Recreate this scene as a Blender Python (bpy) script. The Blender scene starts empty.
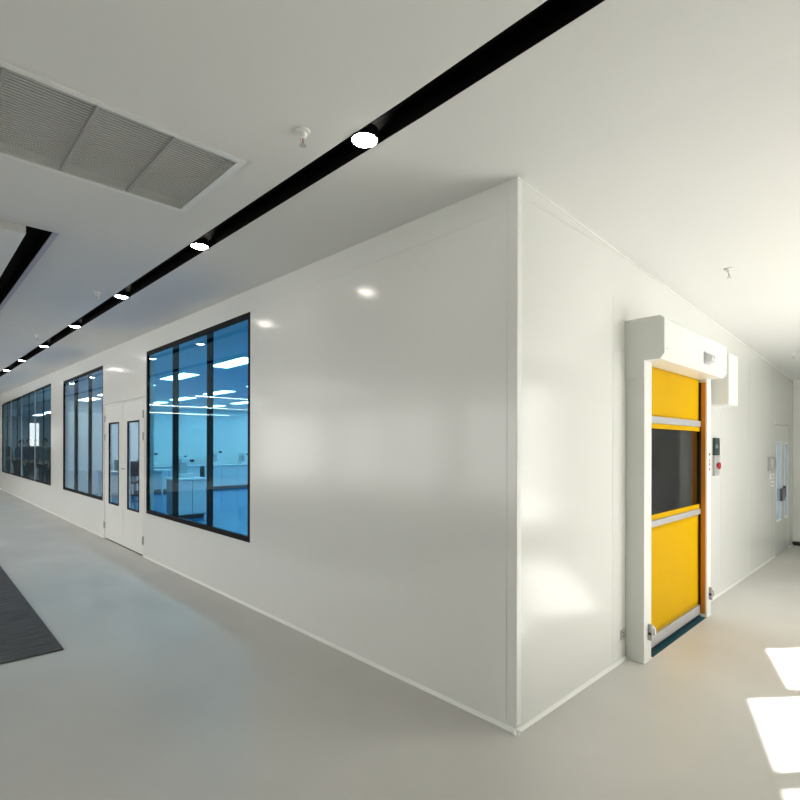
import bpy, bmesh, math, random
from mathutils import Vector, Matrix
S = bpy.context.scene
COL = S.collection
random.seed(4)

# ------------------------------------------------------------------ helpers
def obj(name, bm, m, parent=None, kind=None, label=None, smooth=False):
    me = bpy.data.meshes.new(name)
    if parent is not None:
        w = Vector((0, 0, 0)); p = parent
        while p is not None:
            w += p.location; p = p.parent
        bmesh.ops.translate(bm, verts=bm.verts, vec=-w)
    bmesh.ops.recalc_face_normals(bm, faces=bm.faces)
    bm.to_mesh(me); bm.free()
    if smooth:
        for p in me.polygons: p.use_smooth = True
    o = bpy.data.objects.new(name, me); COL.objects.link(o)
    for mm in (m if isinstance(m, (list, tuple)) else [m]): me.materials.append(mm)
    if parent is not None: o.parent = parent
    if kind: o['kind'] = kind
    if label: o['label'] = label
    return o

def thing(name, label, cat, loc=(0, 0, 0), group=None):
    o = bpy.data.objects.new(name, None); COL.objects.link(o)
    o.empty_display_size = .1
    o.location = loc; o['label'] = label; o['category'] = cat
    if group: o['group'] = group
    return o

def tag(o, label, cat, group=None):
    o['label'] = label; o['category'] = cat
    if group: o['group'] = group
    return o

def setting(name, loc=(0, 0, 0), label=None):
    o = bpy.data.objects.new(name, None); COL.objects.link(o)
    o.empty_display_size = .1
    o.location = loc; o['kind'] = 'structure'
    if label: o['label'] = label
    return o

def NB(): return bmesh.new()

def box(bm, x0, x1, y0, y1, z0, z1, bev=0, mi=0):
    r = bmesh.ops.create_cube(bm, size=1)
    vs = r['verts']
    for v in vs:
        v.co = Vector((x0 + (v.co.x + .5) * (x1 - x0), y0 + (v.co.y + .5) * (y1 - y0), z0 + (v.co.z + .5) * (z1 - z0)))
    fs = set(f for v in vs for f in v.link_faces)
    for f in fs: f.material_index = mi
    if bev:
        es = list(set(e for v in vs for e in v.link_edges))
        bmesh.ops.bevel(bm, geom=es, offset=bev, segments=2, affect='EDGES', profile=.5)
    return bm

def cyl(bm, p0, p1, r0, r1=None, seg=20, mi=0):
    r1 = r0 if r1 is None else r1
    p0, p1 = Vector(p0), Vector(p1)
    d = p1 - p0
    q = d.to_track_quat('Z', 'Y').to_matrix().to_4x4()
    r = bmesh.ops.create_cone(bm, cap_ends=True, segments=seg, radius1=r0, radius2=r1, depth=d.length,
                              matrix=Matrix.Translation((p0 + p1) / 2) @ q)
    for f in set(f for v in r['verts'] for f in v.link_faces): f.material_index = mi
    return bm

def lathe(bm, cx, cy, prof, seg=28):
    rings = []
    for (r, z) in prof:
        rings.append([bm.verts.new((cx + r * math.cos(2 * math.pi * i / seg), cy + r * math.sin(2 * math.pi * i / seg), z)) for i in range(seg)])
    for a, b in zip(rings, rings[1:]):
        for i in range(seg):
            bm.faces.new((a[i], a[(i + 1) % seg], b[(i + 1) % seg], b[i]))
    return bm

def prism_x(bm, prof, x0, x1):
    a = [bm.verts.new((x0, y, z)) for y, z in prof]; b = [bm.verts.new((x1, y, z)) for y, z in prof]
    n = len(prof)
    bm.faces.new(a); bm.faces.new(b[::-1])
    for i in range(n): bm.faces.new((a[i], a[(i + 1) % n], b[(i + 1) % n], b[i]))
    return bm

def tube(bm, pts, r, seg=8):
    for a, b in zip(pts, pts[1:]): cyl(bm, a, b, r, seg=seg)
    for p in pts[1:-1]:
        bmesh.ops.create_icosphere(bm, subdivisions=2, radius=r, matrix=Matrix.Translation(p))
    return bm

# ------------------------------------------------------------------ materials
def mat(name, col, rough=.5, metal=0, spec=.5, em=None, est=0, noise=None, coat=0, bump=None):
    m = bpy.data.materials.new(name); m.use_nodes = True
    nt = m.node_tree; b = nt.nodes['Principled BSDF']
    b.inputs['Base Color'].default_value = (*col, 1); b.inputs['Roughness'].default_value = rough
    b.inputs['Metallic'].default_value = metal; b.inputs['Specular IOR Level'].default_value = spec
    b.inputs['Coat Weight'].default_value = coat
    if em: b.inputs['Emission Color'].default_value = (*em, 1); b.inputs['Emission Strength'].default_value = est
    tc = nt.nodes.new('ShaderNodeTexCoord')
    if noise:
        sc, amt, stretch = noise
        mp = nt.nodes.new('ShaderNodeMapping'); mp.inputs['Scale'].default_value = stretch
        nt.links.new(tc.outputs['Object'], mp.inputs[0])
        n = nt.nodes.new('ShaderNodeTexNoise'); n.inputs['Scale'].default_value = sc; n.inputs['Detail'].default_value = 5
        nt.links.new(mp.outputs[0], n.inputs['Vector'])
        r = nt.nodes.new('ShaderNodeValToRGB')
        r.color_ramp.elements[0].position = .3; r.color_ramp.elements[1].position = .7
        r.color_ramp.elements[0].color = (*[c * (1 - amt) for c in col], 1)
        r.color_ramp.elements[1].color = (*[min(1, c * (1 + amt)) for c in col], 1)
        nt.links.new(n.outputs['Fac'], r.inputs[0]); nt.links.new(r.outputs[0], b.inputs['Base Color'])
    if bump:
        sc, st = bump
        n = nt.nodes.new('ShaderNodeTexNoise'); n.inputs['Scale'].default_value = sc
        nt.links.new(tc.outputs['Object'], n.inputs['Vector'])
        bp = nt.nodes.new('ShaderNodeBump'); bp.inputs['Strength'].default_value = st; bp.inputs['Distance'].default_value = .02
        nt.links.new(n.outputs['Fac'], bp.inputs['Height']); nt.links.new(bp.outputs[0], b.inputs['Normal'])
    return m

def glass(name, tint, ior=1.45, refl=1.0, rough=0.0, gz=.5):
    m = bpy.data.materials.new(name); m.use_nodes = True
    nt = m.node_tree; nt.nodes.clear()
    out = nt.nodes.new('ShaderNodeOutputMaterial'); mix = nt.nodes.new('ShaderNodeMixShader')
    tr = nt.nodes.new('ShaderNodeBsdfTransparent'); tr.inputs[0].default_value = (*tint, 1)
    gl = nt.nodes.new('ShaderNodeBsdfGlossy'); gl.inputs['Roughness'].default_value = rough
    gl.inputs['Color'].default_value = (refl, refl, refl, 1)
    f0 = ((ior - 1) / (ior + 1)) ** 2
    lw = nt.nodes.new('ShaderNodeLayerWeight'); lw.inputs['Blend'].default_value = .5
    pw = nt.nodes.new('ShaderNodeMath'); pw.operation = 'POWER'; pw.inputs[1].default_value = 5
    ml = nt.nodes.new('ShaderNodeMath'); ml.operation = 'MULTIPLY_ADD'; ml.inputs[1].default_value = (1 - f0) * gz; ml.inputs[2].default_value = f0
    nt.links.new(lw.outputs['Facing'], pw.inputs[0]); nt.links.new(pw.outputs[0], ml.inputs[0])
    nt.links.new(ml.outputs[0], mix.inputs[0]); nt.links.new(tr.outputs[0], mix.inputs[1]); nt.links.new(gl.outputs[0], mix.inputs[2])
    nt.links.new(mix.outputs[0], out.inputs[0])
    return m

M = {}
M['wall'] = mat('painted_steel_panel', (.78, .79, .76), .16, spec=.5, noise=(.6, .012, (1, 1, 1)))
M['seam'] = mat('panel_joint', (.735, .745, .72), .3)
M['trimw'] = mat('white_aluminium_trim', (.86, .87, .84), .3)
M['ceil'] = mat('white_ceiling_paint', (.82, .825, .81), .75, spec=.3, noise=(1.2, .01, (1, 1, 1)))
M['floor'] = mat('grey_epoxy_floor', (.63, .618, .585), .38, spec=.45, noise=(.9, .07, (1, 1, 1)))
M['mat'] = mat('dark_grey_carpet', (.105, .105, .108), .9, spec=.2, noise=(9, .45, (.5, 6, 1)), bump=(60, .4))
M['black'] = mat('matt_black_channel', (.004, .004, .004), .8, spec=.1)
M['frame'] = mat('black_window_frame', (.008, .008, .011), .5, spec=.05)
M['silver'] = mat('brushed_silver', (.62, .62, .64), .32, metal=.85)
M['greymetal'] = mat('grey_aluminium_strip', (.50, .50, .51), .4, metal=.3)
M['lampring'] = mat('warm_white_ring', (.70, .62, .55), .4)
M['plate'] = mat('dark_bronze_plate', (.10, .095, .085), .4)
M['lampw'] = mat('pale_silver_plastic', (.72, .72, .75), .25)
M['dark'] = mat('dark_rubber', (.02, .02, .022), .7)
M['yellow'] = mat('yellow_vinyl', (.64, .375, .0), .5, spec=.06, noise=(1.6, .05, (1, 1, .4)), bump=(5, .06))
M['orange'] = mat('guide_bounce_orange', (.55, .20, .01), .4)  # light bounced off the yellow curtain, put into the guide's base colour
M['vinyl'] = glass('smoky_clear_vinyl', (.80, .80, .81), 1.4, .9, .04)
M['doorw'] = mat('white_door_housing', (.78, .79, .76), .4, noise=(3, .01, (1, 1, 1)))
M['teal'] = mat('teal_threshold', (.002, .055, .08), .5, spec=.15)
M['glass'] = glass('blue_tinted_glass', (.45, .77, .87), 1.38)
M['glasspale'] = glass('pale_blue_glass', (.80, .87, .89), 1.35, .9)
M['clear'] = glass('clear_glass', (.93, .95, .95), 1.3, .8)
M['glassfar'] = glass('teal_glass', (.62, .80, .86), 1.35, .9, 0, .3)
M['joint'] = mat('dark_joint', (.30, .31, .30), .5)
M['grille'] = mat('grey_grille', (.80, .83, .81), .5)
M['grilled'] = mat('dark_duct', (.55, .57, .56), .8)
M['lav'] = mat('pale_lavender_edging', (.52, .51, .60), .5)
M['lamp'] = mat('glowing_lens', (1, .95, .88), .3, em=(1, .93, .84), est=40)
M['ledp'] = mat('glowing_panel', (1, 1, 1), .4, em=(.95, .98, 1), est=11.5)
M['linear'] = mat('glowing_tube', (1, 1, 1), .4, em=(1, .98, .95), est=12)
M['bluefl'] = mat('blue_epoxy_floor', (.001, .21, .46), .10, spec=.6, bump=(3.5, .35))
M['labwall'] = mat('white_lab_wall', (.74, .78, .78), .5)
M['vest'] = mat('grey_vestibule', (.66, .66, .66), .6, noise=(2, .15, (1, 1, 1)))
M['white'] = mat('white_laminate', (.78, .80, .80), .35)
M['greyb'] = mat('blue_grey_laminate', (.16, .24, .28), .4)
M['ltmetal'] = mat('pale_steel', (.55, .57, .58), .35, metal=.6)
M['screen'] = mat('dark_screen', (.01, .012, .016), .15)
M['red'] = mat('red_plastic', (.45, .015, .02), .35)
M['green'] = mat('dark_green_panel', (.02, .045, .042), .3)
M['greyp'] = mat('grey_plastic', (.42, .42, .42), .45)
M['skin'] = mat('skin', (.50, .30, .22), .6)
M['hair'] = mat('dark_hair', (.012, .010, .010), .6)

# ------------------------------------------------------------------ camera
yaw, roll, f, py = .8069, .0021, 514.06, 445.84
fw = Vector((math.cos(yaw), math.sin(yaw), 0)); rt = Vector((math.sin(yaw), -math.cos(yaw), 0)); up = Vector((0, 0, 1))
r2 = rt * math.cos(roll) + up * math.sin(roll); u2 = -rt * math.sin(roll) + up * math.cos(roll)
cd = bpy.data.cameras.new('camera'); cam = bpy.data.objects.new('camera', cd); COL.objects.link(cam)
mw = Matrix((r2, u2, -fw)).transposed().to_4x4(); mw.translation = (-2.3747, -1.569, 1.5475)
cam.matrix_world = mw
cd.sensor_fit = 'HORIZONTAL'; cd.sensor_width = 36; cd.lens = f / 800 * 36; cd.shift_y = (py - 400) / 800
cd.clip_start = .05
S.camera = cam

# ------------------------------------------------------------------ shell
def zc(x, y):
    return 3 - .0526 * max(0, x) + (.0153 * y if y > 0 and x <= .001 else 0)

def plate(name, xs, ys, skip, zf, th, m):
    """horizontal slab on a grid with rectangular holes"""
    bm = NB(); V = {}
    def vert(i, j, k):
        if (i, j, k) not in V: V[i, j, k] = bm.verts.new((xs[i], ys[j], zf(xs[i], ys[j]) + k * th))
        return V[i, j, k]
    cells = {(i, j) for i in range(len(xs) - 1) for j in range(len(ys) - 1)
             if not skip((xs[i] + xs[i + 1]) / 2, (ys[j] + ys[j + 1]) / 2)}
    for (i, j) in cells:
        for k in (0, 1): bm.faces.new([vert(a, b, k) for a, b in ((i, j), (i + 1, j), (i + 1, j + 1), (i, j + 1))])
        for (di, dj, e) in ((-1, 0, ((i, j), (i, j + 1))), (1, 0, ((i + 1, j), (i + 1, j + 1))), (0, -1, ((i, j), (i + 1, j))), (0, 1, ((i, j + 1), (i + 1, j + 1)))):
            if (i + di, j + dj) not in cells:
                (a, b), (c, d) = e
                bm.faces.new((vert(a, b, 0), vert(c, d, 0), vert(c, d, 1), vert(a, b, 1)))
    return obj(name, bm, m, kind='structure')

def wall_panel(name, us, zs, holes, place, ztop, th, m):
    """vertical wall on a grid with holes; place(u, d, z) -> world, d in 0..th"""
    bm = NB(); V = {}
    def vert(i, j, k):
        if (i, j, k) not in V:
            z = zs[j] if j < len(zs) - 1 else ztop(us[i])
            V[i, j, k] = bm.verts.new(place(us[i], k * th, z))
        return V[i, j, k]
    def hole(u, z): return any(a < u < b and c < z < d for a, b, c, d in holes)
    cells = {(i, j) for i in range(len(us) - 1) for j in range(len(zs) - 1) if not hole((us[i] + us[i + 1]) / 2, (zs[j] + zs[j + 1]) / 2)}
    for (i, j) in cells:
        for k in (0, 1): bm.faces.new([vert(a, b, k) for a, b in ((i, j), (i + 1, j), (i + 1, j + 1), (i, j + 1))])
        for (di, dj, e) in ((-1, 0, ((i, j), (i, j + 1))), (1, 0, ((i + 1, j), (i + 1, j + 1))), (0, -1, ((i, j), (i + 1, j))), (0, 1, ((i, j + 1), (i + 1, j + 1)))):
            if (i + di, j + dj) not in cells:
                (a, b), (c, d) = e
                bm.faces.new((vert(a, b, 0), vert(c, d, 0), vert(c, d, 1), vert(a, b, 1)))
    return obj(name, bm, m, kind='structure')

HX, HY0, HY1 = -9.0, -7.6, 34.0       # hall extents
AP = Vector((2.373, -.674)); sd = Vector((.773, -.634)).normalized(); ed = Vector((-.94, -.342)).normalized()
ALPHA = math.radians(40); HEAD = 2.45
P0 = AP + sd * (HEAD / math.tan(ALPHA))
def diag(s): return P0 + ed * s
S0, S1 = -7.2, (HX - P0.x) / ed.x
dy = lambda x: (P0 + ed * ((x - P0.x) / ed.x)).y

SLX0, SLX1 = -.872, -.735              # black channel
SLY0, SLY1 = -2.6, 30
GX0, GX1, GY0, GY1 = -2.45, -1.14, .925, 1.70
KX0, KX1, KY0 = -1.795, -1.642, 2.725    # second channel
xs = sorted({HX, GX0, -2.2, KX0, KX1, GX1, SLX0, SLX1, 0, 4, 8, 12.0})
ys = sorted({HY0 - .3, SLY0, 0, GY0, GY1, KY0, 10, 20, SLY1, HY1})
def cskip(x, y):
    if x > 0 and y > 0: return True
    if SLX0 < x < SLX1 and SLY0 < y < SLY1: return True
    if GX0 < x < GX1 and GY0 < y < GY1: return True
    if KX0 < x < KX1 and KY0 < y < SLY1: return True
    return False
ce = plate('ceiling', xs, ys, cskip, zc, .06, M['ceil'])
bm = NB(); bm.from_mesh(ce.data)
nrm = Vector((-ed.y, ed.x, 0)); nrm = nrm if nrm.y > 0 else -nrm
bmesh.ops.bisect_plane(bm, geom=bm.verts[:] + bm.edges[:] + bm.faces[:], plane_co=(P0.x - nrm.x * .1, P0.y - nrm.y * .1, 0), plane_no=nrm, clear_inner=True)
bm.to_mesh(ce.data); bm.free()
# hall floor
fx = [HX, -1.52, 0, .1, 1.56, 2.85, 6.40, 7.36, 12.0]; fy = [HY0 - .3, 0, .1, HY1]
plate('floor', fx, fy, lambda x, y: x > .1 and y > .0 and not ((1.56 < x < 2.85 or 6.4 < x < 7.36) and y < .1), lambda x, y: 0, -.1, M['floor'])
plate('floor_laboratory', [0, 12.0], [.1, 17], lambda x, y: False, lambda x, y: 0, -.1, M['bluefl'])
plate('floor_far_room', [0, 12.0], [17, HY1], lambda x, y: False, lambda x, y: 0, -.1, M['bluefl'])

# wall with the windows
W1, W2, W3 = (2.99, 5.965), (8.14, 11.22), (12.48, 20.95)
WZ = (.612, 2.835); WT2 = 2.895; WT3 = 2.97
DR = (6.065, 8.045)
us = sorted({.0, *W1, *W2, *W3, *DR, HY1})
wall_panel('wall_left', us, [0, WZ[0], 2.22, WZ[1], WT2, WT3, 9], [(*W1, *WZ), (*W2, WZ[0], WT2), (*W3, WZ[0], WT3), (*DR, -1, 2.22)],
           lambda u, d, z: (d, u, z), lambda u: zc(0, u) , .1, M['wall'])
# wall with the roller door
RD = (1.545, 2.86, 2.165); D2 = (6.40, 7.36, 1.875)
wall_panel('wall_right', sorted({.1, RD[0], RD[1], D2[0], D2[1], 12.0}), [0, D2[2], RD[2], 9],
           [(RD[0], RD[1], -1, RD[2]), (D2[0], D2[1], -1, D2[2])],
           lambda u, d, z: (u, d, z), lambda u: zc(u, 0), .1, M['wall'])
# opposite glazed wall (outside the picture): daylight and sun come in through it
dws = [(0, .80), (.845, 1.7), (1.78, 2.5)]
HEADS = [HEAD, HEAD + .242, HEAD + .242]
SILL = .42
us = sorted({S0, S1, *[a for w in dws for a in w]})
wall_panel('wall_back', us, [0, SILL, HEAD, HEAD + .242, 9], [(*w, SILL, h) for w, h in zip(dws, HEADS)],
           lambda u, d, z: (*(diag(u) - Vector((-ed.y, ed.x)) * d), z) , lambda u: zc(diag(u).x, diag(u).y), .12, M['wall'])
# far side of the hall with its windows
hws = [(8.4, 10.6), (11.0, 13.6), (14.4, 19.8), (3.4, 7.8)]
us = sorted({HY0 - .3, HY1, *[a for w in hws for a in w]})
wall_panel('wall_hall_side', us, [0, .2, 2.8, 9], [(*w, .2, 2.8) for w in hws], lambda u, d, z: (HX - d, u, z), lambda u: zc(-1, u), .15, M['wall'])
wall_panel('wall_hall_end', [HX, -3.05, -2.6, 0.1], [0, 1.5, 2.8, 9], [(-3.05, -2.6, 1.5, 2.8)], lambda u, d, z: (u, HY1 + d, z), lambda u: zc(-1, HY1), .15, M['labwall'])
# pier closing the right wing
bm = NB(); box(bm, 7.69, 7.95, -.667, -.002, 0, zc(7.69, 0) - .002)
obj('wall_pier', bm, M['trimw'], kind='structure')
bm = NB(); box(bm, 7.676, 7.69, -.667, -.002, 0, .06); obj('baseboard_pier', bm, M['dark'], kind='structure')

# interior rooms
LZ = 2.93
plate('ceiling_laboratory', [.1, 12.0], [.1, 17], lambda x, y: False, lambda x, y: LZ, .06, M['labwall'])
plate('ceiling_far_room', [.1, 12.0], [17, HY1], lambda x, y: False, lambda x, y: LZ, .06, M['labwall'])
bm = NB(); box(bm, 1.0, 12, 17, 17.12, 0, LZ); obj('wall_laboratory_end', bm, M['labwall'], kind='structure')
bm = NB(); box(bm, 12, 12.15, 0, HY1, 0, LZ + .1); obj('wall_laboratory_side', bm, M['labwall'], kind='structure')
wall_panel('wall_far_room_end', [.1, 12], [0, 9], [], lambda u, d, z: (u, 29 + d, z), lambda u: LZ, .15, M['labwall'])
# vestibule behind the roller door
bm = NB(); box(bm, .95, 1.05, .1, 2.7, 0, 2.6); box(bm, 4.2, 4.3, .1, 2.7, 0, 2.6); box(bm, .95, 4.3, 2.7, 2.8, 0, 2.6); box(bm, .95, 4.3, .1, 2.8, 2.6, 2.66)
obj('wall_vestibule', bm, M['vest'], kind='structure')

# panel joints, corner trim, skirtings
bm = NB()
box(bm, -.0015, .001, 0, 2.9, 2.84, 2.843)
for y in (.06,): box(bm, -.0015, .001, y, y + .004, .04, 2.98)
obj('trim_5', bm, M['seam'], kind='structure', label='upright panel joints of the long wall')
bm = NB()
for (a, b) in ((DR[1], W2[0]), (W2[1], W3[0])): box(bm, -.0015, .001, a, b, 2.225, 2.229)
box(bm, -.0015, .001, 5.985, 8.14, 2.222, 2.228)
obj('trim_1', bm, M['joint'], kind='structure', label='level panel joints above doors and windows')
bm = NB()
box(bm, .0, .042, -.004, .001, .035, 2.985, .0015)
obj('trim_2', bm, M['trimw'], kind='structure', label='white corner strip')
bm = NB()
for x in (1.19, 3.78, 4.97, 6.1): box(bm, x, x + .003, -.0012, .001, .035, 2.6)
box(bm, .001, 1.38, -.003, .001, zc(.7, 0) - .055, zc(.7, 0) - .052)
obj('trim_6', bm, M['seam'], kind='structure', label='panel joints of the right wall')
bm = NB()
a = [Vector((x, y, zc(x, 0) - z)) for x, y, z in ((0, -.006, .0), (0, -.006, .008), (0, 0, .008), (0, 0, 0))]
b = [Vector((x, y, zc(x, 0) - z)) for x, y, z in ((7.69, -.006, .0), (7.69, -.006, .008), (7.69, 0, .008), (7.69, 0, 0))]
va = [bm.verts.new(v) for v in a]; vb = [bm.verts.new(v) for v in b]
bm.faces.new(va); bm.faces.new(vb)
for i in range(4): bm.faces.new((va[i], va[(i + 1) % 4], vb[(i + 1) % 4], vb[i]))
obj('trim_3', bm, M['trimw'], kind='structure', label='white strip where the right wall meets the ceiling')
def cove_y(bm, y0, y1):
    p = [(0, 0), (-.016, 0), (-.014, .004), (-.006, .014), (-.004, .02), (0, .02)]
    a = [bm.verts.new((x, y0, z)) for x, z in p]; b = [bm.verts.new((x, y1, z)) for x, z in p]
    bm.faces.new(a); bm.faces.new(b)
    for i in range(len(p)): bm.faces.new((a[i], a[(i + 1) % 6], b[(i + 1) % 6], b[i]))
bm = NB(); cove_y(bm, -.03, DR[0]); cove_y(bm, DR[1], HY1)
obj('baseboard_left', bm, M['trimw'], kind='structure')
bm = NB()
for x0, x1 in ((-.03, 1.41), (2.975, D2[0]), (D2[1], 7.69)):
    prism_x(bm, [(0, 0), (-.016, 0), (-.014, .004), (-.006, .014), (-.004, .02), (0, .02)], x0, x1)
obj('baseboard_right', bm, M['trimw'], kind='structure')

# ------------------------------------------------------------------ windows of the long wall
def window(n, y0, y1, mull, silver=(), fr=.05, label=None, gm=None, ztop=None):
    root = setting('window_%d' % n, (0, (y0 + y1) / 2, WZ[0]), label)
    z0, z1 = WZ[0], ztop or WZ[1]
    bm = NB()
    box(bm, .002, .034, y0, y0 + fr, z0, z1); box(bm, .002, .034, y1 - fr, y1, z0, z1)
    box(bm, .002, .034, y0 + fr, y1 - fr, z0, z0 + fr); box(bm, .002, .034, y0 + fr, y1 - fr, z1 - fr, z1)
    obj('window_frame', bm, M['frame'], root)
    for (a, b) in mull:
        bm = NB(); box(bm, .018, .034, a, b, z0 + fr, z1 - fr); obj('mullion', bm, M['frame'], root)
    for a in silver:
        bm = NB(); box(bm, -.001, .012, a - .016, a + .016, z0, z1); obj('joint_strip', bm, M['silver'], root, label='thin silver upright between two bays')
    edges = [y0 + fr] + [(a + b) / 2 for a, b in mull] + [y1 - fr]
    edges = sorted(edges + list(silver))
    for a, b in zip(edges, edges[1:]):
        bm = NB(); box(bm, .010, .016, a + .002, b - .002, z0 + fr * .6, z1 - fr * .6); obj('glass_pane', bm, gm or M['glass'], root)
window(1, *W1, [(3.89, 4.025), (4.88, 5.045)], label='near blue window of three panes in black frames', fr=.052)
window(2, *W2, [(8.99, 9.19), (10.04, 10.29)], label='middle window of three panes left of the white double door', fr=.05, gm=M['glasspale'], ztop=WT2)
window(3, *W3, [(13.50, 13.58), (15.55, 15.63), (17.67, 17.75), (19.80, 19.88)], silver=(14.57, 16.70, 18.83), label='far wide window with silver uprights', fr=.04, gm=M['glassfar'], ztop=WT3)

# ------------------------------------------------------------------ white double door of the long wall
root = setting('door_1', (0, sum(DR) / 2, 0), 'white double door with two tall narrow vision panels')
bm = NB(); z1 = 2.22
box(bm, .006, .095, DR[0], DR[0] + .03, 0, z1); box(bm, .006, .095, DR[1] - .03, DR[1], 0, z1); box(bm, .006, .095, DR[0] + .03, DR[1] - .03, z1 - .02, z1)
obj('door_frame', bm, M['doorw'], root)
def leaf(root, ax, a0, a1, z0, z1, w0, w1, wz0, wz1, m, d0, d1, gm, fm=None):
    bm = NB()
    def bx(bm, u0, u1, da, db, za, zb, bev=0):
        if ax == 'y': box(bm, da, db, u0, u1, za, zb, bev)
        else: box(bm, u0, u1, da, db, za, zb, bev)
    bx(bm, a0, w0, d0, d1, z0, z1); bx(bm, w1, a1, d0, d1, z0, z1); bx(bm, w0, w1, d0, d1, z0, wz0); bx(bm, w0, w1, d0, d1, wz1, z1)
    lf = obj('door_leaf', bm, m, root)
    bm = NB(); t = .022; e = .004
    bx(bm, w0 - .003, w0 + t, d0 - e, d0 + .014, wz0 - .003, wz1 + .003); bx(bm, w1 - t, w1 + .003, d0 - e, d0 + .014, wz0 - .003, wz1 + .003)
    bx(bm, w0 + t, w1 - t, d0 - e, d0 + .014, wz0 - .003, wz0 + t); bx(bm, w0 + t, w1 - t, d0 - e, d0 + .014, wz1 - t, wz1 + .003)
    obj('vision_frame', bm, fm or M['frame'], lf, label='slim rim of the narrow vision panel')
    bm = NB(); bx(bm, w0 + t, w1 - t, d0 + .002, d0 + .008, wz0 + t, wz1 - t)
    obj('vision_glass', bm, gm, lf)
    return lf
lA = leaf(root, 'y', 6.100, 7.012, .012, 2.197, 6.28, 6.825, .59, 1.905, M['doorw'], .006, .05, M['glasspale'])
lB = leaf(root, 'y', 7.018, 8.012, .012, 2.197, 7.255, 7.805, .60, 1.91, M['doorw'], .006, .05, M['glasspale'])
bm = NB(); box(bm, -.003, .006, 6.99, 7.03, 1.33, 1.42, .002); obj('lock_plate', bm, M['trimw'], lA)
bm = NB(); cyl(bm, (.006, 6.975, 1.19), (-.03, 6.975, 1.19), .012); cyl(bm, (-.03, 6.975, 1.19), (-.034, 6.975, 1.19), .02); obj('door_knob', bm, M['silver'], lA)
for lf, y in ((lA, 6.078), (lB, 8.035)):
    for z in (.165, 1.62, 1.93):
        bm = NB(); cyl(bm, (-.008, y, z), (-.008, y, z + .11), .011, seg=12); box(bm, -.003, .006, y - .03, y + .03, z + .005, z + .105)
        obj('hinge', bm, M['greymetal'], lf, label='grey steel hinge')

# far door on the right wall
root = setting('door_2', ((D2[0] + D2[1]) / 2, 0, 0), 'far white double door with two narrow windows')
bm = NB(); box(bm, D2[0], D2[0] + .02, .004, .09, 0, D2[2]); box(bm, D2[1] - .02, D2[1], .004, .09, 0, D2[2]); box(bm, D2[0] + .02, D2[1] - .02, .004, .09, D2[2] - .012, D2[2])
obj('door_frame', bm, M['seam'], root)
l1 = leaf(root, 'x', 6.424, 6.955, .012, 1.857, 6.50, 6.84, .48, 1.62, M['wall'], .002, .045, M['clear'], M['seam'])
l2 = leaf(root, 'x', 6.962, 7.336, .012, 1.857, 7.08, 7.30, .48, 1.605, M['wall'], .002, .045, M['clear'], M['seam'])
bm = NB(); box(bm, 6.74, 6.945, -.03, .002, .76, .94, .004); obj('handle_plate', bm, M['plate'], l1, label='dark grey metal handle plate')
bm = NB(); box(bm, 6.97, 7.02, -.03, .002, .80, .97, .004); obj('handle_plate', bm, M['plate'], l2, label='dark grey metal handle plate')

# ------------------------------------------------------------------ yellow roller door
root = thing('roller_door', 'yellow high-speed roller door with white housing and dark clear window strip', 'door', (2.2, 0, 0))
for (x0, x1, nm) in ((1.41, 1.545, 'left'), (2.852, 2.972, 'right')):
    bm = NB(); box(bm, x0, x1, -.131, -.001, 0, 2.163, .003)
    post = obj('side_column', bm, M['doorw'], root)
    bm = NB(); box(bm, x0 - .008, x1 + .006, -.137, -.001, 0, .012, .002); obj('foot_plate', bm, M['trimw'], post)
    if nm == 'right':
        bm = NB(); box(bm, x0 - .003, x0 - .0005, -.084, -.046, .03, 2.13); obj('guide_slot', bm, M['dark'], post, label='dark slot the curtain runs in')
        bm = NB(); box(bm, x0 - .012, x0 - .0005, -.12, -.085, .03, 2.13, .002); box(bm, x0 - .012, x0 - .0005, -.045, -.004, .03, 2.13, .002)
        obj('guide_rail', bm, M['orange'], post, label='guide strip inside the column, tinted orange with painted curtain bounce light')
        for z, m_, w in ((1.475, M['dark'], .03), (1.42, M['red'], .022), (1.385, M['red'], .03), (1.34, M['red'], .03)):
            bm = NB(); box(bm, x0 + .06, x0 + .06 + w, -.1325, -.1305, z - .012, z + .012); obj('sticker', bm, m_, post, label='small warning sticker')
    else:
        bm = NB(); box(bm, x1 + .0005, x1 + .003, -.084, -.046, .03, 2.13); obj('guide_slot', bm, M['dark'], post, label='dark slot the curtain runs in')
        bm = NB(); box(bm, x1 + .0005, x1 + .010, -.12, -.085, .03, 2.13, .002); box(bm, x1 + .0005, x1 + .01, -.045, -.004, .03, 2.13, .002)
        obj('guide_rail', bm, M['orange'], post, label='guide strip inside the column, tinted orange with painted curtain bounce light')
    # photo-eye bracket at the foot
    xa = x0 + .085 if nm == 'left' else x0 + .07
    bm = NB(); box(bm, xa - .012, xa + .012, -.158, -.131, .15, .265, .003)
    br = obj('sensor_bracket', bm, M['greymetal'], post, label='small grey photo-eye bracket')
    bm = NB()
    pr = [(-.131, .165), (-.155, .175), (-.172, .195), (-.172, .228), (-.155, .248), (-.131, .258)]
    prism_x(bm, pr, xa + .012, xa + .032); obj('sensor_plate', bm, M['doorw'], br)
    bm = NB(); cyl(bm, (xa - .012, -.145, .2), (xa - .02, -.145, .2), .01, seg=12); obj('sensor_lens', bm, M['dark'], br)
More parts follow.
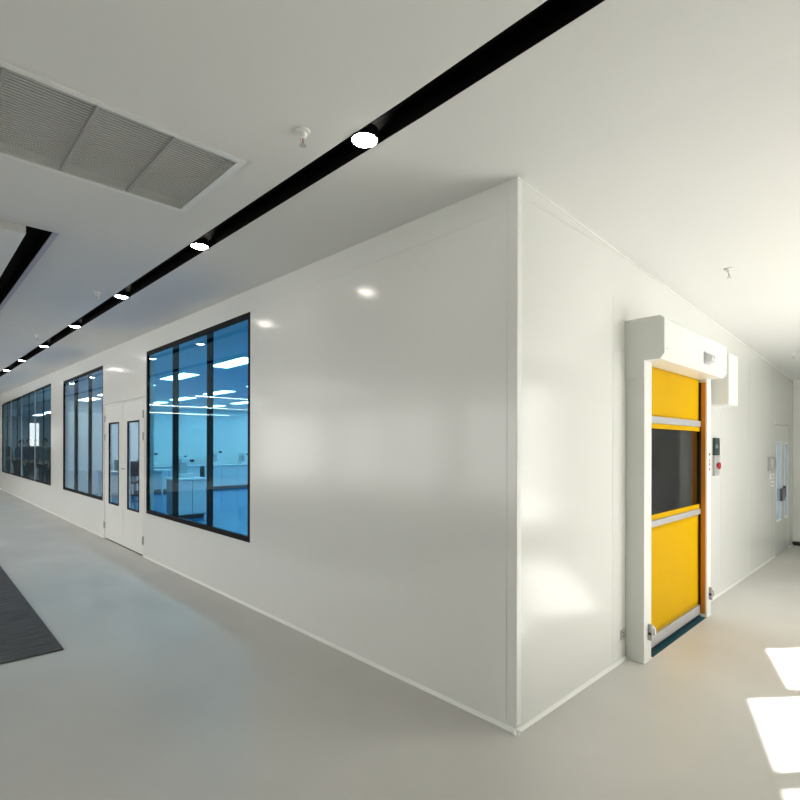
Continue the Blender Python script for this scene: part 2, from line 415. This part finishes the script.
# header housing
HP = [(-.001, 2.457), (-.240, 2.457), (-.268, 2.432), (-.268, 2.195), (-.240, 2.158), (-.001, 2.158)]
bm = NB(); prism_x(bm, [(y, z) for y, z in HP], 1.412, 2.90)
hd = obj('header_housing', bm, M['doorw'], root)
bm = NB(); prism_x(bm, [(-.001, 2.459), (-.242, 2.459), (-.271, 2.434), (-.271, 2.194), (-.242, 2.156), (-.137, 2.156), (-.137, 2.037), (-.001, 2.037)], 1.388, 1.409)
obj('end_plate', bm, M['doorw'], hd)
bm = NB(); prism_x(bm, [(-.001, 2.457), (-.240, 2.457), (-.268, 2.432), (-.268, 2.195), (-.240, 2.158), (-.001, 2.158)], 2.902, 2.915); obj('end_plate', bm, M['doorw'], hd)
for z in (2.40, 2.23):
    for x in (1.45, 2.2, 2.87):
        bm = NB(); cyl(bm, (x, -.2675, z), (x, -.2705, z), .005, seg=10); obj('screw', bm, M['greymetal'], hd)
bm = NB(); box(bm, 2.265, 2.40, -.276, -.2685, 2.215, 2.315, .003); lm = obj('lamp_bracket', bm, M['silver'], root, label='silver indicator lamp on the housing front')
bm = NB(); prism_x(bm, [(-.276, 2.222), (-.318, 2.24), (-.325, 2.26), (-.318, 2.285), (-.276, 2.305)], 2.285, 2.385); obj('lamp_body', bm, M['lampw'], lm)
bm = NB(); cyl(bm, (2.335, -.322, 2.262), (2.335, -.334, 2.262), .026, .02); obj('lamp_lens', bm, M['trimw'], lm)
bm = NB(); box(bm, 3.03, 3.33, -.262, -.001, 1.93, 2.40, .012); mo = obj('motor_cover', bm, M['doorw'], root)
bm = NB(); box(bm, 2.917, 3.028, -.20, -.02, 2.2, 2.38, .004); obj('drive_coupling', bm, M['doorw'], mo)
# curtain
def curtain_bm(z0, z1, y=-.066, n=30):
    bm = NB(); xs_ = [1.556 + (2.838 - 1.556) * i / n for i in range(n + 1)]
    fr, bk = [], []
    k = 14
    for j in range(k + 1):
        z = z0 + (z1 - z0) * j / k
        fr.append([bm.verts.new((x, y - .0035 * math.sin(3.1 * x + 2 * z) * math.sin(math.pi * j / k), z)) for x in xs_])
        bk.append([bm.verts.new((x, y + .004, z)) for x in xs_])
    for L_ in (fr, bk):
        for j in range(k):
            for i in range(n): bm.faces.new((L_[j][i], L_[j][i + 1], L_[j + 1][i + 1], L_[j + 1][i]))
    for j in range(k):
        for i in (0, n): bm.faces.new((fr[j][i], fr[j + 1][i], bk[j + 1][i], bk[j][i]))
    for i in range(n):
        for j in (0, k): bm.faces.new((fr[j][i], fr[j][i + 1], bk[j][i + 1], bk[j][i]))
    return bm
cu = obj('curtain', curtain_bm(.105, .935), M['yellow'], root, smooth=True)
obj('upper_curtain', curtain_bm(1.775, 2.157), M['yellow'], root, smooth=True)
def strip(name, z0, z1, y0, y1, m, par, label=None, bev=.002):
    bm = NB(); box(bm, 1.552, 2.839, y0, y1, z0, z1, bev); return obj(name, bm, m, par, label=label)
strip('stiffening_bar', 1.725, 1.778, -.084, -.06, M['greymetal'], root, 'upper silver bar')
strip('curtain_hem', 1.685, 1.724, -.075, -.06, M['yellow'], root)
strip('curtain_hem', .983, 1.024, -.075, -.06, M['yellow'], root)
strip('stiffening_bar', .934, .982, -.084, -.06, M['greymetal'], root, 'lower silver bar')
strip('bottom_bar', .024, .107, -.082, -.055, M['greymetal'], root, 'grey bottom bar')
strip('bottom_seal', .0045, .024, -.078, -.058, M['dark'], root, 'black rubber seal')
bm = NB(); box(bm, 1.556, 2.838, -.069, -.066, 1.024, 1.686); obj('window_strip', bm, M['vinyl'], root, label='clear smoky vinyl window strip')
bm = NB(); box(bm, 1.566, 2.836, -.131, .1, .0, .0035); tag(obj('threshold_strip', bm, M['teal']), 'dark teal floor strip under the yellow roller door', 'threshold')

# things on the right wall
root = thing('control_box', 'slim control box with dark top and red stop button beside the roller door', 'control box', (3.585, 0, 1.26))
bm = NB(); box(bm, 3.50, 3.66, -.022, -.001, 1.25, 1.455, .004); body = obj('box_body', bm, M['greyp'], root)
bm = NB(); box(bm, 3.50, 3.66, -.026, -.001, 1.457, 1.635, .004); obj('display_cover', bm, M['green'], root, label='dark green glossy display')
bm = NB(); box(bm, 3.53, 3.57, -.0272, -.0258, 1.53, 1.57); obj('display_mark', bm, M['greyp'], root)
bm = NB(); cyl(bm, (3.585, -.022, 1.352), (3.585, -.034, 1.352), .02); cyl(bm, (3.585, -.034, 1.352), (3.585, -.05, 1.352), .036, .032); obj('stop_button', bm, M['red'], root, label='red mushroom stop button')
root = thing('wall_socket', 'small grey wall socket low down, left of the roller door', 'socket', (1.352, 0, .19))
bm = NB(); box(bm, 1.322, 1.384, -.008, -.001, .155, .225, .002); obj('socket_plate', bm, M['greyp'], root)
bm = NB()
for z in (.175, .2): box(bm, 1.345, 1.361, -.0088, -.0078, z, z + .008)
obj('socket_slots', bm, M['dark'], root)
root = thing('wall_display', 'grey framed wall display left of the far double door', 'display', (6.11, 0, 1.225))
bm = NB()
for b_ in ((5.955, 6.02, 1.222, 1.408), (6.215, 6.28, 1.222, 1.408), (6.02, 6.215, 1.222, 1.255), (6.02, 6.215, 1.375, 1.408)): box(bm, b_[0], b_[1], -.03, -.001, b_[2], b_[3])
obj('display_frame', bm, M['greyp'], root)
bm = NB(); box(bm, 6.02, 6.215, -.022, -.001, 1.255, 1.375); obj('display_face', bm, M['white'], root)
bm = NB(); box(bm, 6.335, 6.388, -.02, 0, 1.25, 1.37, .003); tag(obj('card_reader', bm, M['greyp']), 'narrow grey card reader between the wall display and far door', 'card reader')
for (z, lb) in ((1.10, 'upper white light switch under the wall display'), (1.0, 'lower white light switch under the wall display')):
    root = thing('light_switch', lb, 'light switch', (6.2, 0, z), 'switches by the far door')
    bm = NB(); box(bm, 6.10, 6.30, -.010, -.001, z, z + .075, .002); obj('switch_plate', bm, M['trimw'], root)
    bm = NB(); box(bm, 6.15, 6.25, -.014, -.010, z + .018, z + .057, .002); obj('rocker', bm, M['greyp'], root)

# ------------------------------------------------------------------ ceiling fittings
def channel(name, x0, x1, y0, y1, label, n=1):
    bm = NB(); k = 6; dp = .10
    yy = [y0 + (y1 - y0) * i / k for i in range(k + 1)] ; yy = sorted(set(yy + ([0.0] if y0 < 0 < y1 else [])))
    for ya, yb in zip(yy, yy[1:]):
        for (a, b, p, q) in ((x0, x0 + .006, 0, dp), (x1 - .006, x1, 0, dp), (x0, x1, dp, dp + .01)):
            vs = [bm.verts.new((x, y, zc(x, y) + z)) for y in (ya, yb) for x, z in ((a, p), (b, p), (b, q), (a, q))]
            for fi in ((0, 1, 2, 3), (4, 5, 6, 7), (0, 1, 5, 4), (1, 2, 6, 5), (2, 3, 7, 6), (3, 0, 4, 7)): bm.faces.new([vs[i] for i in fi])
    for ye in (y0, y1):
        box(bm, x0, x1, ye - .004, ye + .004, zc(x0, ye) + .002, zc(x0, ye) + dp)
    return tag(obj(name, bm, M['black']), label, 'ceiling channel')
channel('ceiling_channel', SLX0 + .001, SLX1 - .001, SLY0 + .005, SLY1 - .005, 'long narrow black ceiling channel that holds the row of downlights')
channel('ceiling_channel', KX0 + .001, KX1 - .001, KY0 + .005, SLY1 - .005, 'wide black ceiling channel at left edge beside the dropped panel')
bm = NB(); y0, y1 = KY0 - .02, SLY1
for (xa, xb, ya, yb) in ((KX1, KX1 + .035, KY0, SLY1 - .01),):
    vs = [bm.verts.new((x, y, zc(x, y) + z)) for y in (ya, yb) for x, z in ((xa, -.006), (xb, -.006), (xb, .002), (xa, .002))]
    for fi in ((0, 1, 2, 3), (4, 5, 6, 7), (0, 1, 5, 4), (1, 2, 6, 5), (2, 3, 7, 6), (3, 0, 4, 7)): bm.faces.new([vs[i] for i in fi])
obj('trim_4', bm, M['lav'], kind='structure', label='pale lavender edging of the wide ceiling channel')
bm = NB()
vs = [bm.verts.new((x, y, zc(x, y) + z)) for y in (KY0, SLY1) for x, z in ((HX, -.055), (KX0, -.055), (KX0, .01), (HX, .01))]
for fi in ((0, 1, 2, 3), (4, 5, 6, 7), (0, 1, 5, 4), (1, 2, 6, 5), (2, 3, 7, 6), (3, 0, 4, 7)): bm.faces.new([vs[i] for i in fi])
obj('ceiling_dropped', bm, M['ceil'], kind='structure', label='dropped ceiling panel at the left edge')

ordn = ['first', 'second', 'third', 'fourth', 'fifth', 'sixth', 'seventh', 'eighth', 'ninth', 'tenth', 'eleventh']
NL = 8
for k in range(NL):
    y = (.312, 2.223, 4.165, 6.17, 8.27, 10.45, 12.53, 14.6)[k]; x = (SLX0 + SLX1) / 2 - .006; z = zc(-.8, y)
    lab = 'glowing round downlight in the narrow black channel, %s from the near end' % ordn[k]
    if k == 0: lab = 'largest glowing round downlight, nearest to the white corner, in the narrow black channel'
    t = thing('downlight', lab, 'downlight', (x, y, z - .012), 'downlights in the black channel')
    bm = NB(); lathe(bm, x, y, [(.050, z + .04), (.0655, z + .04), (.0655, z - .008), (.064, z - .010), (.0605, z - .008), (.0605, z + .035)]); obj('housing', bm, M['frame'], t, smooth=False)
    bm = NB(); lathe(bm, x, y, [(0, z - .020), (.025, z - .019), (.044, z - .016), (.060, z - .007), (.060, z + .0), (0, z + .0)]); obj('lens', bm, M['lamp'], t, smooth=True)

for (x, y, lb) in ((-1.052, .467, 'white pendent sprinkler between the grille and the near downlight'), (-1.023, 4.18, 'small sprinkler left of the black channel, near the third downlight'),
                   (-1.05, 7.27, 'tiny farthest sprinkler left of the black channel'), (2.10, -.483, 'sprinkler above the roller door side of the bright ceiling'),
                   (5.55, -.34, 'small far sprinkler on the ceiling at right edge')):
    z = zc(x, y)
    t = thing('sprinkler', lb, 'sprinkler', (x, y, z), 'ceiling sprinklers')
    bm = NB(); lathe(bm, x, y, [(0, z - .001), (.034, z - .001), (.032, z - .006), (.018, z - .010), (.0165, z - .026), (.011, z - .028), (.011, z - .036), (0, z - .036)], 20); obj('escutcheon', bm, M['trimw'], t, smooth=False)
    bm = NB()
    for s in (-1, 1): tube(bm, [Vector((x + s * .010, y, z - .034)), Vector((x + s * .013, y, z - .05)), Vector((x, y, z - .066))], .0022, 6)
    obj('yoke', bm, M['ltmetal'], t)
    bm = NB(); cyl(bm, (x, y, z - .036), (x, y, z - .062), .0028, seg=8); obj('bulb', bm, M['red'], t)
    bm = NB(); cyl(bm, (x, y, z - .066), (x, y, z - .068), .017, seg=18); obj('deflector', bm, M['ltmetal'], t)

# return-air grille
t = thing('air_grille', 'long grey slatted air grille in the ceiling at top left', 'air grille', ((GX0 + GX1) / 2, (GY0 + GY1) / 2, 3))
zf = lambda y: zc(-1, y)
bm = NB()
def bq(bm, x0, x1, y0, y1, za, zb):
    vs = [bm.verts.new((x, y, zf(y) + z)) for y in (y0, y1) for x, z in ((x0, za), (x1, za), (x1, zb), (x0, zb))]
    for fi in ((0, 1, 2, 3), (4, 5, 6, 7), (0, 1, 5, 4), (1, 2, 6, 5), (2, 3, 7, 6), (3, 0, 4, 7)): bm.faces.new([vs[i] for i in fi])
b_ = .028
bq(bm, GX0 - b_, GX1 + b_, GY0 - b_, GY0 + .006, -.006, -.0005); bq(bm, GX0 - b_, GX1 + b_, GY1 - .006, GY1 + b_, -.006, -.0005)
bq(bm, GX0 - b_, GX0 + .006, GY0 + .006, GY1 - .006, -.006, -.0005); bq(bm, GX1 - .006, GX1 + b_, GY0 + .006, GY1 - .006, -.006, -.0005)
obj('grille_frame', bm, M['trimw'], t)
bm = NB(); bq(bm, GX0, GX1, GY0, GY1, .05, .056); obj('duct_backing', bm, M['grilled'], t, label='dark duct behind the slats')
gx = [GX0, -2.105, -1.780, -1.455, GX1]
for a, b in zip(gx, gx[1:]):
    bm = NB(); n = 34
    for i in range(n):
        yc = GY0 + .016 + (GY1 - GY0 - .032) * i / (n - 1)
        vs = [bm.verts.new((x, yc + dy_, zf(yc) + z)) for x in (a + .008, b - .008) for dy_, z in ((-.010, .003), (-.008, .000), (.007, .010), (.005, .013))]
        for fi in ((0, 1, 2, 3), (4, 5, 6, 7), (0, 1, 5, 4), (1, 2, 6, 5), (2, 3, 7, 6), (3, 0, 4, 7)): bm.faces.new([vs[j] for j in fi])
    obj('slat_panel', bm, M['grille'], t)
for x in gx[1:-1]:
    bm = NB(); bq(bm, x - .006, x + .006, GY0 + .006, GY1 - .006, -.004, .03); obj('divider_bar', bm, M['greyp'], t)

# dark carpet on the floor
bm = NB(); box(bm, -6.5, -1.52, 2.99, 16, .0005, .012, .004)
tag(obj('carpet_runner', bm, M['mat']), 'dark grey carpet on the pale floor at the left edge', 'carpet')

# ------------------------------------------------------------------ laboratory contents
rn = 0
rows = [('first', 1.6), ('second', 4.0), ('third', 6.4), ('fourth', 8.8), ('fifth', 11.2), ('sixth', 13.6), ('seventh', 15.8)]
for cn, x in (('nearest the glass', 1.5), ('second from the glass', 3.4), ('third from the glass', 5.3), ('fourth from the glass', 7.2), ('farthest from the glass', 9.1)):
    for rnm, y in rows:
        t = thing('panel_light', 'white ceiling panel light inside the laboratory, row %s, %s from the corner' % (cn, rnm), 'ceiling light', (x, y, LZ - .03), 'panel lights in the laboratory')
        bm = NB(); box(bm, x - .17, x + .17, y - .62, y + .62, LZ - .028, LZ - .001, .003); obj('light_housing', bm, M['trimw'], t)
        bm = NB(); box(bm, x - .15, x + .15, y - .60, y + .60, LZ - .034, LZ - .0285); obj('diffuser', bm, M['ledp'], t)

for rnm, y in (('nearest', 18.6), ('second', 21.2), ('third', 23.8), ('farthest', 26.4)):  # panel lights added to raise the light level of the far room
    t = thing('panel_light', 'ceiling panel light added to brighten the far room behind the far window, the %s one' % rnm, 'ceiling light', (1.9, y, LZ - .03), 'added panel lights of the far room')
    bm = NB(); box(bm, 1.73, 2.07, y - .62, y + .62, LZ - .028, LZ - .001, .003); obj('light_housing', bm, M['trimw'], t)
    bm = NB(); box(bm, 1.75, 2.05, y - .60, y + .60, LZ - .034, LZ - .0285); obj('diffuser', bm, M['ledp'], t)

def bench(x0, x1, y0, y1, label, h=.85):
    t = thing('laboratory_bench', label, 'bench', ((x0 + x1) / 2, (y0 + y1) / 2, 0), 'laboratory benches')
    bm = NB(); box(bm, x0 - .03, x1 + .03, y0 - .03, y1 + .03, h - .035, h, .004); obj('worktop', bm, M['white'], t)
    bm = NB(); box(bm, x0 + .02, x1 - .02, y0 + .03, y1 - .02, .08, h - .036); obj('carcass', bm, M['greyb'], t)
    bm = NB(); box(bm, x0 + .05, x1 - .05, y0 + .08, y1 - .05, .001, .08); obj('plinth', bm, M['dark'], t)
    n = max(2, int((x1 - x0) / .55)); w = (x1 - x0 - .04) / n
    for i in range(n):
        a = x0 + .02 + i * w
        bm = NB(); box(bm, a + .006, a + w - .006, y0 + .012, y0 + .029, .1, h - .05, .002); d = obj('cabinet_door', bm, M['white'], t)
        bm = NB(); box(bm, a + w * .3, a + w * .7, y0 - .002, y0 + .012, h - .10, h - .085); obj('handle', bm, M['ltmetal'], d)
    return t
bench(1.66, 2.30, 9.3, 10.0, 'white fronted laboratory bench behind the near blue window')
bench(2.9, 5.0, 16.15, 16.9, 'long laboratory bench against the end wall, left of its twin')
bench(5.12, 9.4, 16.15, 16.9, 'longest laboratory bench against the end wall, at right')
def instrument(x, y, z, s, label):
    t = thing('instrument', label, 'instrument', (x, y, z), 'instruments on the benches')
    bm = NB(); box(bm, x - .2 * s, x + .2 * s, y - .18 * s, y + .18 * s, z + .001, z + .12 * s, .012); obj('base', bm, M['white'], t)
    bm = NB(); box(bm, x - .18 * s, x + .02 * s, y - .1 * s, y + .16 * s, z + .12 * s, z + .40 * s, .015); obj('column', bm, M['ltmetal'], t)
    bm = NB(); box(bm, x - .19 * s, x + .19 * s, y - .17 * s, y + .16 * s, z + .40 * s, z + .52 * s, .015); obj('head', bm, M['white'], t)
    bm = NB(); box(bm, x + .05 * s, x + .16 * s, y - .178 * s, y - .168 * s, z + .43 * s, z + .49 * s); obj('screen', bm, M['screen'], t)
for x, y, s, lb in ((1.98, 9.7, .8, 'white bench instrument on the nearest narrow bench'), (3.5, 16.55, .9, 'white instrument at left end of the end wall bench'),
                    (4.5, 16.55, .7, 'small white instrument at right end of the left end wall bench'), (5.7, 16.55, 1., 'large white instrument at left end of the longest bench'),
                    (6.8, 16.55, .8, 'white instrument in the middle of the longest bench'), (7.9, 16.55, 1., 'white instrument at right end of the longest bench')):
    instrument(x, y, .85, s, lb)
# table, cases and chair seen through middle window and door
t = thing('work_table', 'white work table against the laboratory end wall, seen through the middle window', 'table', (2.5, 15.6, 0))
bm = NB(); box(bm, 1.75, 3.7, 15.2, 16.0, .74, .78, .004); obj('tabletop', bm, M['white'], t)
for x in (1.82, 3.63):
    for y in (15.27, 15.93):
        bm = NB(); box(bm, x - .025, x + .025, y - .025, y + .025, .001, .739); obj('leg', bm, M['white'], t)
bm = NB(); box(bm, 1.845, 3.605, 15.9, 15.95, .6, .739); obj('apron', bm, M['white'], t)
for x, w, h, lb in ((2.35, .17, .32, 'dark case at left on the white work table'), (2.85, .24, .28, 'wider dark case at right on the white work table')):
    c = thing('equipment_case', lb, 'case', (x, 15.6, .78), 'cases on the work table')
    bm = NB(); box(bm, x - w, x + w, 15.45, 15.8, .781, .781 + h, .012); obj('case_body', bm, M['greyb'], c)
    bm = NB(); tube(bm, [Vector((x - .07, 15.6, .781 + h)), Vector((x - .06, 15.6, .82 + h)), Vector((x + .06, 15.6, .82 + h)), Vector((x + .07, 15.6, .781 + h))], .01); obj('case_handle', bm, M['dark'], c)
def chair(x, y, label):
    t = thing('office_chair', label, 'chair', (x, y, 0))
    bm = NB(); box(bm, x - .24, x + .24, y - .24, y + .24, .44, .52, .03); obj('seat', bm, M['dark'], t, smooth=True)
    bm = NB()
    pts = [Vector((x - .26 + .03 * i, y + .24 - .10 * math.sin(i * .55), .60 + .035 * i)) for i in range(12)]
    box(bm, x - .23, x + .23, y + .22, y + .27, .62, 1.05, .025); obj('backrest', bm, M['dark'], t, smooth=True)
    bm = NB(); box(bm, x - .03, x + .03, y + .22, y + .25, .46, .66); obj('back_bracket', bm, M['dark'], t)
    bm = NB(); cyl(bm, (x, y, .1), (x, y, .44), .03); obj('gas_column', bm, M['ltmetal'], t)
    for i in range(5):
        a = i * 2 * math.pi / 5
        bm = NB(); tube(bm, [Vector((x, y, .11)), Vector((x + .28 * math.cos(a), y + .28 * math.sin(a), .07))], .018); l_ = obj('leg', bm, M['dark'], t)
        bm = NB(); cx, cy = x + .28 * math.cos(a), y + .28 * math.sin(a)
        cyl(bm, (cx - .012, cy, .031), (cx + .012, cy, .031), .03); obj('caster', bm, M['dark'], l_)
chair(2.35, 14.6, 'black office chair seen through the white double door')
# wall socket seen through the roller door window
t = thing('wall_socket', 'pale wall socket on the dark wall behind the roller door window', 'socket', (3.55, 2.69, 1.2))
bm = NB(); box(bm, 3.5, 3.6, 2.688, 2.699, 1.15, 1.3, .003); obj('socket_plate', bm, M['white'], t)
bm = NB(); box(bm, 3.525, 3.575, 2.685, 2.6885, 1.2, 1.25); obj('rocker', bm, M['greyp'], t)

# linear lights hung across the far hall, seen mirrored in the glass
for y, lb in ((8.7, 'nearest'), (13.0, 'second'), (17.3, 'third'), (21.6, 'farthest')):
    t = thing('linear_light', 'long white linear light across the hall ceiling, the %s of the row' % lb, 'ceiling light', (-6.05, y, 2.95), 'linear lights of the hall')
    bm = NB(); box(bm, -8.6, -3.5, y - .05, y + .05, 2.96, 3.02); obj('light_housing', bm, M['trimw'], t)
    bm = NB(); box(bm, -8.58, -3.52, y - .035, y + .035, 2.945, 2.959); obj('diffuser', bm, M['linear'], t)
    for x in (-7.8, -4.2):
        bm = NB(); cyl(bm, (x, y, 3.02), (x, y, zc(x, y) - .054), .006, seg=8); obj('hanger', bm, M['ltmetal'], t)

# ------------------------------------------------------------------ people behind the far window
def skin_mesh(name, verts, edges, m, parent, levels=1, root=0):
    me = bpy.data.meshes.new('tmp'); me.from_pydata([v[:3] for v in verts], edges, []); me.update()
    o = bpy.data.objects.new('tmp', me); COL.objects.link(o)
    md = o.modifiers.new('skin', 'SKIN'); md.use_smooth_shade = True
    for i, v in enumerate(verts):
        sv = me.skin_vertices[0].data[i]; r = v[3]
        sv.radius = r if isinstance(r, tuple) else (r, r); sv.use_root = (i == root)
    sb = o.modifiers.new('sub', 'SUBSURF'); sb.levels = levels; sb.render_levels = levels
    dg = bpy.context.evaluated_depsgraph_get(); dg.update()
    nm = bpy.data.meshes.new_from_object(o.evaluated_get(dg)); nm.name = name
    bpy.data.objects.remove(o); bpy.data.meshes.remove(me)
    nm.materials.clear(); nm.materials.append(m)
    for p in nm.polygons: p.use_smooth = True
    r = bpy.data.objects.new(name, nm); COL.objects.link(r); r.parent = parent
    return r

def person(x, y, rz, label, jacket, trousers, lean=0, armb=0):
    t = thing('person', label, 'person', (x, y, 0), 'people behind the far window')
    t.rotation_euler = (0, 0, rz)
    h = 1.74
    L_ = lambda fx_, z: (fx_ + lean * max(0, z - .9) * .35)
    V = [(0, L_(0, .95), .95, (.15, .11)), (0, L_(0, 1.12), 1.12, (.135, .095)), (0, L_(0, 1.33), 1.33, (.16, .11)), (0, L_(.0, 1.46), 1.46, (.10, .075)), (0, L_(.01, 1.53), 1.53, (.052, .055)),
         (0, L_(.02, 1.58), 1.58, (.07, .08)), (0, L_(.025, 1.65), 1.65, (.078, .095)), (0, L_(.02, 1.71), 1.71, (.055, .065))]
    E_ = [(i, i + 1) for i in range(7)]
    arms, legs, hands = {}, {}, []
    for s in (-1, 1):
        b = len(V)
        V += [(s * .185, L_(0, 1.42), 1.42, .058), (s * .235, L_(-.02 + armb * .04, 1.14), 1.14, .044), (s * .225 - s * armb * .08, L_(.06 + armb * .18, .92 + armb * .2), .92 + armb * .2, .034),
              (s * .22 - s * armb * .1, L_(.085 + armb * .2, .85 + armb * .22), .85 + armb * .22, (.022, .038))]
        E_ += [(3, b), (b, b + 1), (b + 1, b + 2), (b + 2, b + 3)]
        hb = b + 3
        for k in range(4):
            n0 = len(V); fz = V[hb][2]; fy_ = V[hb][1] + (k - 1.5) * .018; ln = (.055, .068, .064, .05)[k]
            V += [(V[hb][0], fy_, fz - .045, .0095), (V[hb][0] - s * .008, fy_ + .004, fz - .045 - ln * .6, .0088), (V[hb][0] - s * .02, fy_ + .008, fz - .045 - ln, .008)]
            E_ += [(hb, n0), (n0, n0 + 1), (n0 + 1, n0 + 2)]
        n0 = len(V); V += [(V[hb][0], V[hb][1] + .045, V[hb][2] - .015, .0105), (V[hb][0] - s * .008, V[hb][1] + .06, V[hb][2] - .05, .009)]
        E_ += [(hb, n0), (n0, n0 + 1)]
        g = len(V)
        V += [(s * .095, 0, .86, .092), (s * .10, .015, .50, .062), (s * .105, -.01, .10, .042), (s * .11, .03, .045, .04), (s * .12, .15, .035, (.042, .03))]
        E_ += [(0, g), (g, g + 1), (g + 1, g + 2), (g + 2, g + 3), (g + 3, g + 4)]
        arms[s] = b; legs[s] = g
    bmat = M['skin']
    skin_mesh('body', V, E_, bmat, t)
    # jacket
    jv = [(v[0], v[1], v[2], (v[3][0] + .018, v[3][1] + .02)) for v in V[:3]] + [(V[3][0], V[3][1], 1.45, (.105, .085))]
    je = [(0, 1), (1, 2), (2, 3)]
    for s in (-1, 1):
        b = arms[s]; n0 = len(jv)
        jv += [(*V[b][:3], .07), (*V[b + 1][:3], .058), (*V[b + 2][:3], .047)]; je += [(3, n0), (n0, n0 + 1), (n0 + 1, n0 + 2)]
    skin_mesh('jacket', jv, je, jacket, t)
    tv = [(0, V[0][1], .94, (.155, .12))]; te = []
    for s in (-1, 1):
        g = legs[s]; n0 = len(tv)
        tv += [(*V[g][:3], .106), (*V[g + 1][:3], .078), (*V[g + 2][:2], .09, .064)]; te += [(0, n0), (n0, n0 + 1), (n0 + 1, n0 + 2)]
    skin_mesh('trousers', tv, te, trousers, t)
    for s in (-1, 1):
        g = legs[s]
        skin_mesh('shoe', [(s * .11, -.03, .05, (.045, .045)), (s * .112, .06, .045, (.048, .04)), (s * .12, .17, .036, (.05, .03))], [(0, 1), (1, 2)], M['dark'], t)
    hx = L_(.0, 1.68)
    skin_mesh('hair', [(0, hx - .055, 1.61, (.075, .05)), (0, hx - .035, 1.68, (.088, .075)), (0, hx + .015, 1.745, (.075, .07)), (0, hx + .075, 1.735, (.05, .03))], [(0, 1), (1, 2), (2, 3)], M['hair'], t)
    for s in (-1, 1):
        bm = NB(); bmesh.ops.create_icosphere(bm, subdivisions=2, radius=.011, matrix=Matrix.Translation((s * .03, hx + .115, 1.665)))
        me = bpy.data.meshes.new('eye'); bm.to_mesh(me); bm.free(); me.materials.append(M['hair'])
        e = bpy.data.objects.new('eye', me); COL.objects.link(e); e.parent = t
    skin_mesh('nose', [(0, hx + .105, 1.66, .010), (0, hx + .13, 1.63, .015)], [(0, 1)], M['skin'], t)
    return t
jk1 = mat('black_jacket_cloth', (.012, .012, .014), .8); jk2 = mat('navy_jacket_cloth', (.015, .04, .10), .8); jk3 = mat('blue_jacket_cloth', (.03, .10, .22), .8); jk4 = mat('grey_jacket_cloth', (.07, .09, .10), .8)
tr1 = mat('dark_trouser_cloth', (.015, .016, .02), .85); tr2 = mat('light_trouser_cloth', (.45, .45, .43), .85)
PEOPLE = [(6, 26.5, 'person in black jacket, leftmost behind the far window', jk1, tr1, 0, 0, -2.6), (17, 24.3, 'person in blue jacket leaning forward behind the far window', jk3, tr1, .6, .8, -1.2),
          (29, 20.4, 'person in navy jacket and dark trousers in the middle behind the far window', jk2, tr1, 0, .3, -2.9), (36.5, 22.0, 'person in dark jacket and light trousers behind the far window', jk1, tr2, .1, .6, 2.7),
          (45, 18.3, 'person in grey jacket, rightmost behind the far window', jk4, tr1, 0, .2, 2.4)]
for u, yy, lb, j, tr, ln, ab, rz in PEOPLE:
    d = fw + rt * ((u - 400) / f)
    tt = (yy + 1.569) / d.y
    person(-2.3747 + d.x * tt, yy, rz, lb, j, tr, ln, ab)

# ------------------------------------------------------------------ light
w = bpy.data.worlds.new('world'); S.world = w; w.use_nodes = True
bg = w.node_tree.nodes['Background']; bg.inputs[0].default_value = (1, .98, .94, 1); bg.inputs[1].default_value = 3.0
sl = bpy.data.lights.new('sun', 'SUN'); sl.energy = 14.2; sl.angle = math.radians(.6); sl.color = (1, .995, .975)
so = bpy.data.objects.new('sun', sl); COL.objects.link(so)
ld = Vector((-sd.x * math.cos(ALPHA), -sd.y * math.cos(ALPHA), -math.sin(ALPHA)))
so.rotation_euler = ld.to_track_quat('-Z', 'Y').to_euler(); so.location = (6, -6, 6)
def portal(c, sx, sy, n):
    l = bpy.data.lights.new('window_portal', 'AREA'); l.shape = 'RECTANGLE'; l.size = sx; l.size_y = sy; l.cycles.is_portal = True
    o = bpy.data.objects.new('window_portal', l); COL.objects.link(o); o.location = c
    o.rotation_euler = Vector(n).to_track_quat('-Z', 'Z').to_euler()
nin = Vector((-ed.y * -1, -ed.x, 0))
nin = Vector((ed.y, -ed.x, 0)); nin = nin if nin.y > 0 else -nin
for a, b in dws:
    c = diag((a + b) / 2); portal((c.x - nin.x * .2, c.y - nin.y * .2, (HEAD + .24 + SILL) / 2), b - a + .1, HEAD - SILL + .35, nin)
for a, b in hws: portal((HX - .2, (a + b) / 2, 1.5), b - a + .1, 2.7, (1, 0, 0))
portal((-2.825, HY1 + .2, 2.15), .5, 1.4, (0, -1, 0))

vs_ = S.view_settings
S.display_settings.display_device = 'sRGB'
vs_.view_transform = 'Standard'; vs_.look = 'None'; vs_.gamma = 1; vs_.use_curve_mapping = False; vs_.exposure = 0.49
S.cycles.max_bounces = 14; S.cycles.diffuse_bounces = 8; S.cycles.glossy_bounces = 6; S.cycles.transparent_max_bounces = 16
S.cycles.sample_clamp_indirect = 8
S.cycles.use_denoising = True
